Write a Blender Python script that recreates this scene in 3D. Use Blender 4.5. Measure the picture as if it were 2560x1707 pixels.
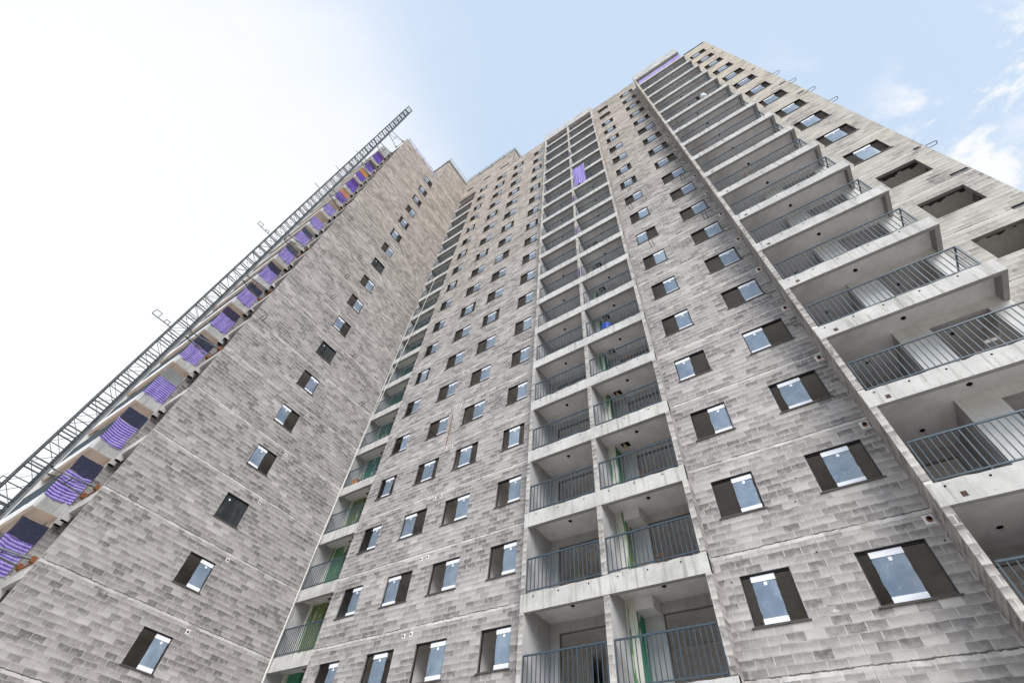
import bpy, math, random
from mathutils import Matrix, Vector
R = math.radians
for o in list(bpy.data.objects): bpy.data.objects.remove(o)
scene = bpy.context.scene
COL = scene.collection

# ------------------------------------------------------------------ camera
Z0 = 7.74                       # height of the head of the lowest window row above the ground
H = 2.8                         # storey height
def L(i, d=0.0): return Z0 + i*H + d
PITCH, ROLL, YAW = 0.9026, 0.1143, -0.6886
CAM = Vector((2.3989, -12.9722, Z0-6.1421))
FPX = 1181.3232                 # focal length in pixels of a 2560 px wide picture
cy_, sy_ = math.cos(YAW), math.sin(YAW)
fw = Vector((sy_*math.cos(PITCH), cy_*math.cos(PITCH), math.sin(PITCH)))
rt = Vector((cy_, -sy_, 0)); up = rt.cross(fw)
rt2 = rt*math.cos(ROLL)+up*math.sin(ROLL); up2 = -rt*math.sin(ROLL)+up*math.cos(ROLL)
cam_d = bpy.data.cameras.new("camera"); cam = bpy.data.objects.new("camera", cam_d); COL.objects.link(cam)
cam_d.sensor_width = 36; cam_d.sensor_fit = 'HORIZONTAL'; cam_d.lens = FPX/2560*36
cam_d.clip_start = .1; cam_d.clip_end = 3000
m = Matrix.Identity(4)
for r in range(3):
    m[r][0] = rt2[r]; m[r][1] = up2[r]; m[r][2] = -fw[r]; m[r][3] = CAM[r]
cam.matrix_world = m
scene.camera = cam
def to_px(p):
    q = Vector(p)-CAM; d = q.dot(fw)
    if d < .1: return None
    return (1280+FPX*q.dot(rt2)/d, 853.5-FPX*q.dot(up2)/d)

# ------------------------------------------------------------------ sky and sun
GLOW = 2.0
SUN_EL, SUN_AZ = R(36), R(134)          # azimuth measured from +Y towards +X
world = bpy.data.worlds.new("World"); scene.world = world
world.use_nodes = True
nt = world.node_tree; nt.nodes.clear()
def N(nt, t, **kw):
    n = nt.nodes.new(t)
    for k, v in kw.items():
        if k == 'inp':
            for a, b in v.items(): n.inputs[a].default_value = b
        else: setattr(n, k, v)
    return n
sky = N(nt, 'ShaderNodeTexSky', sky_type='NISHITA', sun_disc=False, sun_elevation=SUN_EL, sun_rotation=SUN_AZ,
        altitude=0, air_density=1.0, dust_density=.8, ozone_density=1.0)
tc = N(nt, 'ShaderNodeTexCoord')
def dirdot(v):
    d = N(nt, 'ShaderNodeVectorMath', operation='DOT_PRODUCT', inp={1: Vector(v).normalized()[:]}); nt.links.new(tc.outputs['Generated'], d.inputs[0]); return d.outputs['Value']
def wmap(v, a, b, c=0., d=1.):
    n = N(nt, 'ShaderNodeMapRange', interpolation_type='SMOOTHSTEP', inp={'From Min': a, 'From Max': b, 'To Min': c, 'To Max': d}); nt.links.new(v, n.inputs['Value']); return n.outputs[0]
def wmath(op, a, b):
    n = N(nt, 'ShaderNodeMath', operation=op)
    for i, v in enumerate((a, b)):
        if isinstance(v, (int, float)): n.inputs[i].default_value = v
        else: nt.links.new(v, n.inputs[i])
    return n.outputs[0]
def wmix(f, a, b):
    n = N(nt, 'ShaderNodeMix', data_type='RGBA')
    for k, v in (('Factor', f), ('A', a), ('B', b)):
        if isinstance(v, (int, float)): n.inputs[k].default_value = v
        elif isinstance(v, tuple): n.inputs[k].default_value = v
        else: nt.links.new(v, n.inputs[k])
    return n.outputs['Result']
def wnoise(scale, detail, rough, dist=0.):
    n = N(nt, 'ShaderNodeTexNoise', inp={'Scale': scale, 'Detail': detail, 'Roughness': rough, 'Distortion': dist}); nt.links.new(tc.outputs['Generated'], n.inputs['Vector']); return n.outputs['Fac']
SUNV = (math.sin(SUN_AZ)*math.cos(SUN_EL), math.cos(SUN_AZ)*math.cos(SUN_EL), math.sin(SUN_EL))
# thin veil everywhere, thickest low in the west; broken small cumulus low in the north-east; extra brightness added about the sun, out of view, to light the walls
veil = wmath('ADD', wmap(dirdot((-.86, -.12, .48)), .56, 1.0), wmath('MULTIPLY', wmath('SUBTRACT', wnoise(2.2, 6, .6, .6), .5), .75))
col = wmix(wmap(veil, .0, .9), (2.65, 3.22, 3.92, 1), (4.45, 4.45, 4.5, 1))
puff = wmath('MULTIPLY', wmap(wnoise(7.5, 7, .62, .25), .49, .60), wmap(dirdot((.455, .54, .70)), .965, .99))
puff2 = wmath('MULTIPLY', wmap(wnoise(5, 7, .62, .3), .56, .70), wmap(dirdot((.455, .54, .70)), .90, .98, 0, .6))
mx = wmath('MAXIMUM', puff, puff2)
col = wmix(mx, col, (4.35, 4.35, 4.35, 1))
col = wmix(.86, sky.outputs[0], col)
glow = wmap(dirdot(SUNV), .76, 1.0, 1.0, GLOW)
gm = N(nt, 'ShaderNodeVectorMath', operation='SCALE'); nt.links.new(col, gm.inputs[0]); nt.links.new(glow, gm.inputs['Scale'])
bg = N(nt, 'ShaderNodeBackground', inp={'Strength': .13})
wo = N(nt, 'ShaderNodeOutputWorld')
nt.links.new(gm.outputs[0], bg.inputs['Color']); nt.links.new(bg.outputs[0], wo.inputs[0])
sd = bpy.data.lights.new("sun", 'SUN'); so = bpy.data.objects.new("sun", sd); COL.objects.link(so)
sd.energy = 1.75; sd.angle = R(30); sd.color = (1, .955, .90)
so.rotation_euler = Vector((math.sin(SUN_AZ)*math.cos(SUN_EL), math.cos(SUN_AZ)*math.cos(SUN_EL), math.sin(SUN_EL))).to_track_quat('Z', 'Y').to_euler()
scene.view_settings.view_transform = 'Standard'; scene.view_settings.look = 'None'
scene.view_settings.exposure = 0.96; scene.view_settings.gamma = 1
scene.cycles.max_bounces = 8; scene.cycles.diffuse_bounces = 6; scene.cycles.glossy_bounces = 3

# ------------------------------------------------------------------ materials
def new_mat(name, rough=.85, spec=.3, metal=0):
    mt = bpy.data.materials.new(name); mt.use_nodes = True
    b = mt.node_tree.nodes['Principled BSDF']
    b.inputs['Roughness'].default_value = rough
    b.inputs['Specular IOR Level'].default_value = spec
    b.inputs['Metallic'].default_value = metal
    return mt, mt.node_tree, b
def link(nt, a, b): nt.links.new(a, b)
def ramp(nt, fac, stops, interp='LINEAR'):
    r = nt.nodes.new('ShaderNodeValToRGB'); r.color_ramp.interpolation = interp
    e = r.color_ramp.elements
    while len(e) < len(stops): e.new(.5)
    for x, (p, c) in zip(e, stops):
        x.position = p; x.color = (c if isinstance(c, tuple) else (c, c, c))+(1,)
    link(nt, fac, r.inputs[0]); return r.outputs[0]
def noise(nt, vec, scale, detail=4, rough=.55, vscale=None, off=None):
    if vscale or off:
        mp = N(nt, 'ShaderNodeMapping')
        if vscale: mp.inputs['Scale'].default_value = vscale
        if off: mp.inputs['Location'].default_value = off
        link(nt, vec, mp.inputs[0]); vec = mp.outputs[0]
    n = N(nt, 'ShaderNodeTexNoise', inp={'Scale': scale, 'Detail': detail, 'Roughness': rough})
    link(nt, vec, n.inputs['Vector']); return n.outputs['Fac']
def mathn(nt, op, a, b=None, c=None, clamp=False):
    n = N(nt, 'ShaderNodeMath', operation=op); n.use_clamp = clamp
    for i, v in enumerate((a, b, c)):
        if v is None: continue
        if isinstance(v, (int, float)): n.inputs[i].default_value = v
        else: link(nt, v, n.inputs[i])
    return n.outputs[0]
def mrange(nt, v, a, b, c=0., d=1., smooth=True):
    n = N(nt, 'ShaderNodeMapRange', interpolation_type='SMOOTHSTEP' if smooth else 'LINEAR',
          inp={'From Min': a, 'From Max': b, 'To Min': c, 'To Max': d})
    link(nt, v, n.inputs['Value']); return n.outputs[0]
def mix(nt, fac, a, b, blend='MIX'):
    n = N(nt, 'ShaderNodeMix', data_type='RGBA', blend_type=blend)
    for k, v in (('Factor', fac), ('A', a), ('B', b)):
        if isinstance(v, (int, float)): n.inputs[k].default_value = v
        elif isinstance(v, tuple): n.inputs[k].default_value = v+(1,)
        else: link(nt, v, n.inputs[k])
    return n.outputs['Result']
def bump(nt, b, h, strength=.4, dist=.01):
    n = N(nt, 'ShaderNodeBump', inp={'Strength': strength, 'Distance': dist})
    link(nt, h, n.inputs['Height']); link(nt, n.outputs[0], b.inputs['Normal'])

def block_mat(name, off=0.0, joint_x=None, tint=(1, 1, 1), lighten=0., pale=False):
    mt, nt, b = new_mat(name, .92, .2)
    uv = N(nt, 'ShaderNodeUVMap').outputs[0]
    sep = N(nt, 'ShaderNodeSeparateXYZ'); link(nt, uv, sep.inputs[0])
    U, V = sep.outputs[0], sep.outputs[1]
    wob = noise(nt, uv, 2.3, 3, .6)
    wob2 = mathn(nt, 'MULTIPLY_ADD', wob, .028, -.014)
    V2 = mathn(nt, 'ADD', V, wob2)
    cmb = N(nt, 'ShaderNodeCombineXYZ')
    link(nt, mathn(nt, 'ADD', U, off), cmb.inputs[0])
    link(nt, mathn(nt, 'SUBTRACT', V2, (Z0+.6) % .2), cmb.inputs[1])
    br = N(nt, 'ShaderNodeTexBrick', offset=.5, squash=1,
           inp={'Color1': (0, 0, 0, 1), 'Color2': (1, 1, 1, 1), 'Mortar': (.5, .5, .5, 1), 'Scale': 1, 'Mortar Size': .016,
                'Mortar Smooth': .7, 'Bias': 0, 'Brick Width': .4, 'Row Height': .2})
    link(nt, cmb.outputs[0], br.inputs['Vector'])
    rnd = br.outputs['Color']
    # pallets of blocks came in different greys: broad patches shift the mix
    patch = noise(nt, uv, .8, 5, .62, vscale=(.38, 1.0, 1), off=(off*3, 5, 0))
    r2 = mathn(nt, 'ADD', mathn(nt, 'MULTIPLY', rnd, .80), mathn(nt, 'MULTIPLY_ADD', patch, 1.6, -.75), clamp=True)
    col = ramp(nt, r2, [(0, (.105, .098, .095)), (.2, (.165, .155, .150)), (.5, (.255, .241, .232)), (.8, (.335, .319, .305)), (1, (.44, .42, .40))])
    if pale: col = mix(nt, mrange(nt, noise(nt, uv, .55, 4, .6, off=(5, 0, 0)), .36, .56), col, ramp(nt, rnd, [(0, (.33, .315, .285)), (1, (.47, .455, .42))]))
    fine = noise(nt, uv, 9, 6, .65)
    col = mix(nt, mrange(nt, fine, .35, .75, 0, .40), col, (.42, .40, .38))
    spk = noise(nt, uv, 60, 3, .7)
    col = mix(nt, mrange(nt, spk, .35, .7, -.12, .3, False), col, (.12, .115, .115), 'MIX')
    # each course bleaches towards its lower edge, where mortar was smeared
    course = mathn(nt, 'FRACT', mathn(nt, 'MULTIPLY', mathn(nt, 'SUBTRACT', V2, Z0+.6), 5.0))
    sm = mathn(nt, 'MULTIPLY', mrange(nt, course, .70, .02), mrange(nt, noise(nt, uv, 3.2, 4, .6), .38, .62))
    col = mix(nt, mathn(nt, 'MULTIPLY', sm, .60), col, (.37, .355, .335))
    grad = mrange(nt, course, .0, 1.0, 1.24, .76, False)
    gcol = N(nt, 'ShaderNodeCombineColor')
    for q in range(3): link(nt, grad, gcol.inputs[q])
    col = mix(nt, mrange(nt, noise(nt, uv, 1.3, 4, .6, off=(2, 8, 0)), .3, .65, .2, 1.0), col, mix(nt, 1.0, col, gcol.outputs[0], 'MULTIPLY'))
    vert = mathn(nt, 'MULTIPLY', mrange(nt, course, .06, .16), mrange(nt, course, .96, .86))
    mort = mathn(nt, 'MULTIPLY', br.outputs['Fac'], mrange(nt, noise(nt, uv, 4.5, 4, .6), .3, .7, .05, .75))
    mort = mathn(nt, 'MAXIMUM', mort, mathn(nt, 'MULTIPLY', mathn(nt, 'MULTIPLY', br.outputs['Fac'], vert), mrange(nt, noise(nt, uv, 1.7, 3, .6, off=(4, 4, 0)), .35, .6, .25, 1.0)))
    col = mix(nt, mort, col, (.42, .405, .39))
    # thin dark open joints here and there
    oj = mathn(nt, 'MULTIPLY', mrange(nt, br.outputs['Fac'], .75, .98), mrange(nt, noise(nt, uv, 1.9, 3, .6), .58, .66))
    col = mix(nt, mathn(nt, 'MULTIPLY', oj, .75), col, (.07, .066, .066))
    # lime streaks running down from the floor lines
    st = noise(nt, uv, 1, 5, .62, vscale=(2.6, .16, 1), off=(off, 0, 0))
    st2 = noise(nt, uv, .5, 3, .5)
    col = mix(nt, mathn(nt, 'MULTIPLY', mrange(nt, st, .60, .80), mrange(nt, st2, .42, .62, .05, .6)), col, (.50, .485, .46))
    blotch = noise(nt, uv, 3.4, 6, .7, off=(off, 3, 1))
    col = mix(nt, mrange(nt, blotch, .68, .76, 0, .75), col, (.62, .61, .59))
    # the slab edge: a light mortared strip with a ragged dark crack on top
    lv = mathn(nt, 'FRACT', mathn(nt, 'DIVIDE', mathn(nt, 'SUBTRACT', V, Z0+.6-1.4), H))   # .5 at the floor level
    d = mathn(nt, 'MULTIPLY', mathn(nt, 'SUBTRACT', lv, .5), H)
    jag = mathn(nt, 'MULTIPLY_ADD', noise(nt, uv, 7, 5, .7), .09, -.045)
    jag = mathn(nt, 'ADD', jag, mathn(nt, 'MULTIPLY_ADD', noise(nt, uv, .9, 2, .5), .06, -.03))
    d2 = mathn(nt, 'ADD', d, jag)
    band = mathn(nt, 'MULTIPLY', mrange(nt, d2, -.105, -.075), mrange(nt, d2, .005, -.015))
    col = mix(nt, mathn(nt, 'MULTIPLY', band, mrange(nt, noise(nt, uv, 2.1, 4, .6), .3, .65, .25, .85)), col, (.55, .53, .505))
    crack = mathn(nt, 'MULTIPLY', mrange(nt, mathn(nt, 'ABSOLUTE', mathn(nt, 'ADD', d2, -.012)), .022, .008), mrange(nt, noise(nt, uv, 1.6, 4, .6), .36, .48))
    col = mix(nt, mathn(nt, 'MULTIPLY', crack, .85), col, (.05, .046, .045))
    if joint_x is not None:
        dj = mathn(nt, 'ABSOLUTE', mathn(nt, 'SUBTRACT', U, joint_x))
        col = mix(nt, mathn(nt, 'MULTIPLY', mrange(nt, dj, .014, .006), .4), col, (.13, .125, .12))
        col = mix(nt, mathn(nt, 'MULTIPLY', mrange(nt, dj, .04, .02, 0, .25), mrange(nt, dj, .008, .02)), col, (.5, .48, .46))
    # blocks turn paler and warmer towards the upper storeys
    hgt = mrange(nt, V, Z0+10, Z0+48)
    col = mix(nt, hgt, col, mix(nt, 1.0, col, (1.15, 1.07, .96), 'MULTIPLY'))
    col = mix(nt, 1.0, col, tuple(t*(1+lighten) for t in tint), 'MULTIPLY')
    link(nt, col, b.inputs['Base Color'])
    hgtm = mathn(nt, 'ADD', mathn(nt, 'MULTIPLY', br.outputs['Fac'], -.6), mathn(nt, 'MULTIPLY', fine, .5))
    hgtm = mathn(nt, 'SUBTRACT', hgtm, crack)
    bump(nt, b, hgtm, .5, .012)
    return mt

def concrete_mat(name, base, tint=(1, .97, .92), streak=.5, stain=.35, rough=.88):
    mt, nt, b = new_mat(name, rough, .25)
    uv = N(nt, 'ShaderNodeUVMap').outputs[0]
    c0 = tuple(base*t for t in tint); lo = tuple(base*.72*t for t in tint); hi = tuple(min(.85, base*1.22)*t for t in tint)
    big = noise(nt, uv, .9, 5, .62)
    col = ramp(nt, big, [(.25, lo), (.5, c0), (.75, hi)])
    st = noise(nt, uv, 1, 5, .65, vscale=(7, .55, 1))
    col = mix(nt, mathn(nt, 'MULTIPLY', mrange(nt, st, .50, .68), streak), col, tuple(base*.6*t for t in (1, .95, .86)))
    sp = noise(nt, uv, 13, 5, .7)
    col = mix(nt, mrange(nt, sp, .58, .72, 0, stain), col, tuple(base*.42*t for t in (1, .96, .9)))
    sp2 = noise(nt, uv, 6, 5, .7, off=(9, 4, 0))
    col = mix(nt, mrange(nt, sp2, .64, .74, 0, .6), col, hi)
    rs = noise(nt, uv, 1.1, 4, .6, off=(3, 31, 0))
    col = mix(nt, mrange(nt, rs, .66, .78, 0, .35), col, (base*.95, base*.72, base*.45))
    link(nt, col, b.inputs['Base Color'])
    bump(nt, b, mathn(nt, 'ADD', sp, mathn(nt, 'MULTIPLY', big, .5)), .3, .008)
    return mt

def plain(name, c, rough=.6, spec=.4, metal=0, var=.25, scale=6):
    mt, nt, b = new_mat(name, rough, spec, metal)
    co = N(nt, 'ShaderNodeTexCoord').outputs['Object']
    n = noise(nt, co, scale, 4, .6)
    col = ramp(nt, n, [(.3, tuple(x*(1-var) for x in c)), (.7, tuple(min(1, x*(1+var)) for x in c))])
    link(nt, col, b.inputs['Base Color'])
    return mt

M = {}
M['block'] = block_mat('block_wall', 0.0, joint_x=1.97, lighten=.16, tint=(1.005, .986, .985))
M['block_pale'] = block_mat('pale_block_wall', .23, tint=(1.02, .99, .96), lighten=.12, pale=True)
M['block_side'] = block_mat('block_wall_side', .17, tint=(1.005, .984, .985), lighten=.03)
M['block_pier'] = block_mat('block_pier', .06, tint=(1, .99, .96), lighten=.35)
M['beam'] = concrete_mat('beam_concrete', .50, tint=(1, .975, .93), streak=.85, stain=.95)
M['slab'] = concrete_mat('soffit_concrete', .60, tint=(1, .975, .97), streak=.08, stain=.12)
M['plaster'] = concrete_mat('render_coat', .38, tint=(1, .98, .975), streak=.45, stain=.45)
M['pillar'] = concrete_mat('pale_render', .60, tint=(1, .985, .95), streak=.25, stain=.2)
M['peach'] = concrete_mat('peach_render', .80, tint=(1, .86, .75), streak=.1, stain=.2)
M['glare_patch_white'] = concrete_mat('glare_and_patch_white', .74, tint=(1, .985, .98), streak=.2, stain=.3)  # glare on the wing beam fronts put into the colour; also pale drain patches
M['under_shade'] = concrete_mat('shaded_underside', .26, tint=(1, .98, .97), streak=.2, stain=.3)  # beam undersides and inner return side darkened: shade put into the colour
M['room'] = concrete_mat('room_render', .86, tint=(1, .955, .91), streak=.1, stain=.1)
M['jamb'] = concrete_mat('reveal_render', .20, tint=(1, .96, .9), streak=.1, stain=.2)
M['frame'] = plain('dark_aluminium', (.022, .02, .02), .45, .5)
M['sill'] = plain('sill_slate', (.075, .066, .060), .6, .4)
M['foam'] = plain('white_box', (.78, .79, .84), .6, .4, var=.05)
M['rail'] = plain('rail_paint', (.044, .067, .088), .4, .5, var=.12)
M['steel'] = plain('galvanised', (.15, .16, .165), .5, .5, .4, var=.3, scale=3)
M['steel_dark'] = plain('weathered_steel', (.040, .046, .050), .55, .4, .35, var=.3, scale=3)
M['rebar'] = plain('rebar', (.075, .045, .035), .8, .3)
M['hole'] = plain('hole_dark', (.010, .009, .009), .9, .1)
M['rust'] = plain('rust', (.20, .075, .03), .85, .2)
M['pipe_tan'] = plain('pipe_tan', (.42, .33, .22), .6, .4)
M['rope'] = plain('rope', (.62, .60, .56), .8, .2)
M['timber'] = plain('red_timber', (.13, .065, .05), .8, .2)
M['pale_steel'] = plain('pale_rail', (.36, .39, .40), .5, .4)
M['blue'] = plain('blue_plastic', (.01, .07, .55), .35, .5)
M['yellow'] = plain('yellow_plastic', (.55, .42, .03), .4, .5)
M['orange'] = plain('orange_plastic', (.30, .13, .06), .5, .4)
M['orange_board'] = plain('orange_board', (.62, .24, .06), .7, .3)
M['salmon_board'] = plain('salmon_board', (.60, .23, .13), .7, .3)
M['grey_board'] = concrete_mat('grey_board', .30, tint=(1, 1, .97), streak=.5, stain=.6)
M['white_cloth'] = plain('white_bag', (.62, .66, .67), .8, .2)
def ground_mat():
    mt, nt, b = new_mat('ground_dirt', .95, .1)
    co = N(nt, 'ShaderNodeTexCoord').outputs['Object']
    ln = N(nt, 'ShaderNodeVectorMath', operation='DISTANCE', inp={1: (0, -8, 0)}); link(nt, co, ln.inputs[0])
    d = mathn(nt, 'ADD', ln.outputs['Value'], mathn(nt, 'MULTIPLY', noise(nt, co, .05, 4, .6), 30))
    pad = ramp(nt, noise(nt, co, .4, 6, .65), [(.3, (.52, .47, .41)), (.7, (.66, .61, .54))])
    town = ramp(nt, noise(nt, co, .09, 5, .6), [(.35, (.10, .12, .07)), (.5, (.18, .16, .14)), (.65, (.30, .26, .22))])
    link(nt, mix(nt, mrange(nt, d, 42, 60), pad, town), b.inputs['Base Color']); return mt
M['ground'] = ground_mat()
M['purple_plain'] = plain('plain_purple', (.36, .28, .58), .8, .2, var=.2, scale=2)

def glass_mat():            # pane wrapped in crumpled protective film
    mt, nt, b = new_mat('film_wrapped_glass', .16, .9)
    uv = N(nt, 'ShaderNodeUVMap').outputs[0]
    oi = N(nt, 'ShaderNodeObjectInfo').outputs['Random']
    cmb = N(nt, 'ShaderNodeCombineXYZ'); link(nt, mathn(nt, 'MULTIPLY', oi, 37.0), cmb.inputs[0]); link(nt, mathn(nt, 'MULTIPLY', oi, 11.0), cmb.inputs[1])
    add = N(nt, 'ShaderNodeVectorMath', operation='ADD'); link(nt, uv, add.inputs[0]); link(nt, cmb.outputs[0], add.inputs[1])
    v = add.outputs[0]
    base = ramp(nt, noise(nt, v, 2.2, 3, .5), [(.3, (.16, .23, .32)), (.7, (.25, .335, .44))])
    w = N(nt, 'ShaderNodeTexNoise', inp={'Scale': 3.0, 'Detail': 3, 'Roughness': .5, 'Distortion': .8}); link(nt, v, w.inputs['Vector'])
    dv = N(nt, 'ShaderNodeVectorMath', operation='SCALE', inp={'Scale': .35}); link(nt, w.outputs['Color'], dv.inputs[0])
    av = N(nt, 'ShaderNodeVectorMath', operation='ADD'); link(nt, v, av.inputs[0]); link(nt, dv.outputs[0], av.inputs[1])
    vo = N(nt, 'ShaderNodeTexVoronoi', feature='DISTANCE_TO_EDGE', inp={'Scale': 5.5, 'Randomness': 1.0}); link(nt, av.outputs[0], vo.inputs['Vector'])
    cre = mathn(nt, 'MULTIPLY', mrange(nt, vo.outputs['Distance'], .020, .004), mrange(nt, noise(nt, v, 3.3, 3, .6, off=(7, 7, 0)), .40, .58))
    milk = mrange(nt, noise(nt, v, 1.6, 4, .6, off=(3, 9, 0)), .45, .75, 0, .22)
    base = mix(nt, oi, mix(nt, 1.0, base, (.78, .78, .80), 'MULTIPLY'), mix(nt, 1.0, base, (1.25, 1.22, 1.18), 'MULTIPLY'))
    f = mathn(nt, 'MAXIMUM', mathn(nt, 'MULTIPLY', cre, .7), milk)
    b.inputs['IOR'].default_value = 1.62
    col = mix(nt, f, base, (.62, .66, .72))
    link(nt, col, b.inputs['Base Color'])
    link(nt, mrange(nt, f, 0, 1, .20, .5), b.inputs['Roughness'])
    bump(nt, b, w.outputs['Fac'], .2, .02)
    tr = N(nt, 'ShaderNodeBsdfTranslucent'); tr.inputs['Color'].default_value = (.8, .85, .9, 1)
    ms = N(nt, 'ShaderNodeMixShader', inp={0: .30})
    link(nt, b.outputs[0], ms.inputs[1]); link(nt, tr.outputs[0], ms.inputs[2]); link(nt, ms.outputs[0], nt.nodes['Material Output'].inputs[0])
    return mt
M['film'] = glass_mat()
M['glass'] = plain('dark_glass', (.025, .03, .032), .06, .8, var=.1)

def stripe_mat(name, axis, period, dark, light, soft=.3):
    mt, nt, b = new_mat(name, .85, .15)
    uv = N(nt, 'ShaderNodeUVMap').outputs[0]
    sep = N(nt, 'ShaderNodeSeparateXYZ'); link(nt, uv, sep.inputs[0])
    a = sep.outputs[axis]; o = sep.outputs[1-axis]
    s = mathn(nt, 'SINE', mathn(nt, 'MULTIPLY', mathn(nt, 'ADD', a, mathn(nt, 'MULTIPLY_ADD', noise(nt, uv, 3, 3, .5), .03, -.015)), 2*math.pi/period))
    col = ramp(nt, mrange(nt, s, -soft, soft), [(0, dark), (1, light)])
    s2 = mathn(nt, 'SINE', mathn(nt, 'MULTIPLY', o, 2*math.pi/(period*1.1)))
    rnd = N(nt, 'ShaderNodeObjectInfo').outputs['Random']
    col = mix(nt, mrange(nt, s2, -.2, .6, 0, .28), col, tuple((d*.6+l*.4) for d, l in zip(dark, light)))
    col = mix(nt, mathn(nt, 'MULTIPLY', rnd, .35), col, tuple(.5*a+.5*q+.06 for a, q in zip(dark, light)))
    col = mix(nt, mrange(nt, noise(nt, uv, 2.2, 4, .6), .45, .7, 0, .3), col, tuple(min(1, q*1.15) for q in light))
    link(nt, col, b.inputs['Base Color'])
    tr = N(nt, 'ShaderNodeBsdfTranslucent'); link(nt, col, tr.inputs['Color'])
    ms = N(nt, 'ShaderNodeMixShader', inp={0: .25})
    link(nt, b.outputs[0], ms.inputs[1]); link(nt, tr.outputs[0], ms.inputs[2])
    link(nt, ms.outputs[0], nt.nodes['Material Output'].inputs[0])
    return mt
M['stripe'] = stripe_mat('purple_stripes', 1, .118, (.10, .035, .42), (.58, .50, .86))
M['stripe_v'] = stripe_mat('upright_purple_stripes', 0, .135, (.19, .11, .52), (.50, .45, .78))
M['purple'] = stripe_mat('faint_purple_stripes', 1, .13, (.11, .05, .42), (.27, .19, .62), .9)
M['purple_dark'] = stripe_mat('dark_purple_stripes', 1, .13, (.10, .035, .22), (.17, .08, .33), .9)

def net_mat(name, c):
    mt, nt, b = new_mat(name, .9, .1)
    uv = N(nt, 'ShaderNodeUVMap').outputs[0]
    sp = noise(nt, uv, 38, 3, .7)
    col = ramp(nt, sp, [(.5, c), (.62, tuple(x*1.6+.01 for x in c)), (.70, (.28, .29, .34))])
    sc = noise(nt, uv, 1, 3, .5, vscale=(14, 1.1, 1))
    col = mix(nt, mrange(nt, sc, .70, .74, 0, .5), col, (.5, .52, .58))
    link(nt, col, b.inputs['Base Color']); return mt
M['net'] = net_mat('navy_net', (.040, .043, .072))
M['net_plum'] = net_mat('plum_net', (.05, .042, .075))
M['net_grey'] = net_mat('slate_net', (.065, .075, .11))

def green_mat():
    mt, nt, b = new_mat('green_board', .8, .2)
    co = N(nt, 'ShaderNodeTexCoord').outputs['Object']
    sep = N(nt, 'ShaderNodeSeparateXYZ'); link(nt, co, sep.inputs[0])
    lvl = mathn(nt, 'FLOOR', mathn(nt, 'DIVIDE', mathn(nt, 'SUBTRACT', sep.outputs[2], Z0+.6), H))
    tone = mathn(nt, 'FRACT', mathn(nt, 'MULTIPLY', mathn(nt, 'SINE', mathn(nt, 'MULTIPLY', lvl, 12.9)), 43.7))
    g = ramp(nt, tone, [(0, (.15, .19, .08)), (.5, (.06, .20, .11)), (1, (.05, .22, .15))])
    e = noise(nt, co, 1.0, 4, .6, vscale=(3.5, 3.5, 1.1))
    col = mix(nt, mrange(nt, e, .60, .63), g, (.52, .51, .44))
    e2 = noise(nt, co, 7, 4, .7)
    col = mix(nt, mrange(nt, e2, .66, .69), col, (.42, .40, .33))
    link(nt, col, b.inputs['Base Color']); return mt
M['green'] = green_mat()
def cream_mat():
    mt, nt, b = new_mat('jointed_board', .85, .2)
    co = N(nt, 'ShaderNodeTexCoord').outputs['Object']
    e = noise(nt, co, 1.0, 4, .6, vscale=(7, 7, .45), off=(2, 1, 0))
    col = mix(nt, mrange(nt, e, .53, .56), (.58, .57, .50), (.11, .24, .12))
    e2 = noise(nt, co, 9, 3, .6)
    col = mix(nt, mrange(nt, e2, .66, .70), col, (.22, .20, .08))
    link(nt, col, b.inputs['Base Color']); return mt
M['cream'] = cream_mat()

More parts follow.
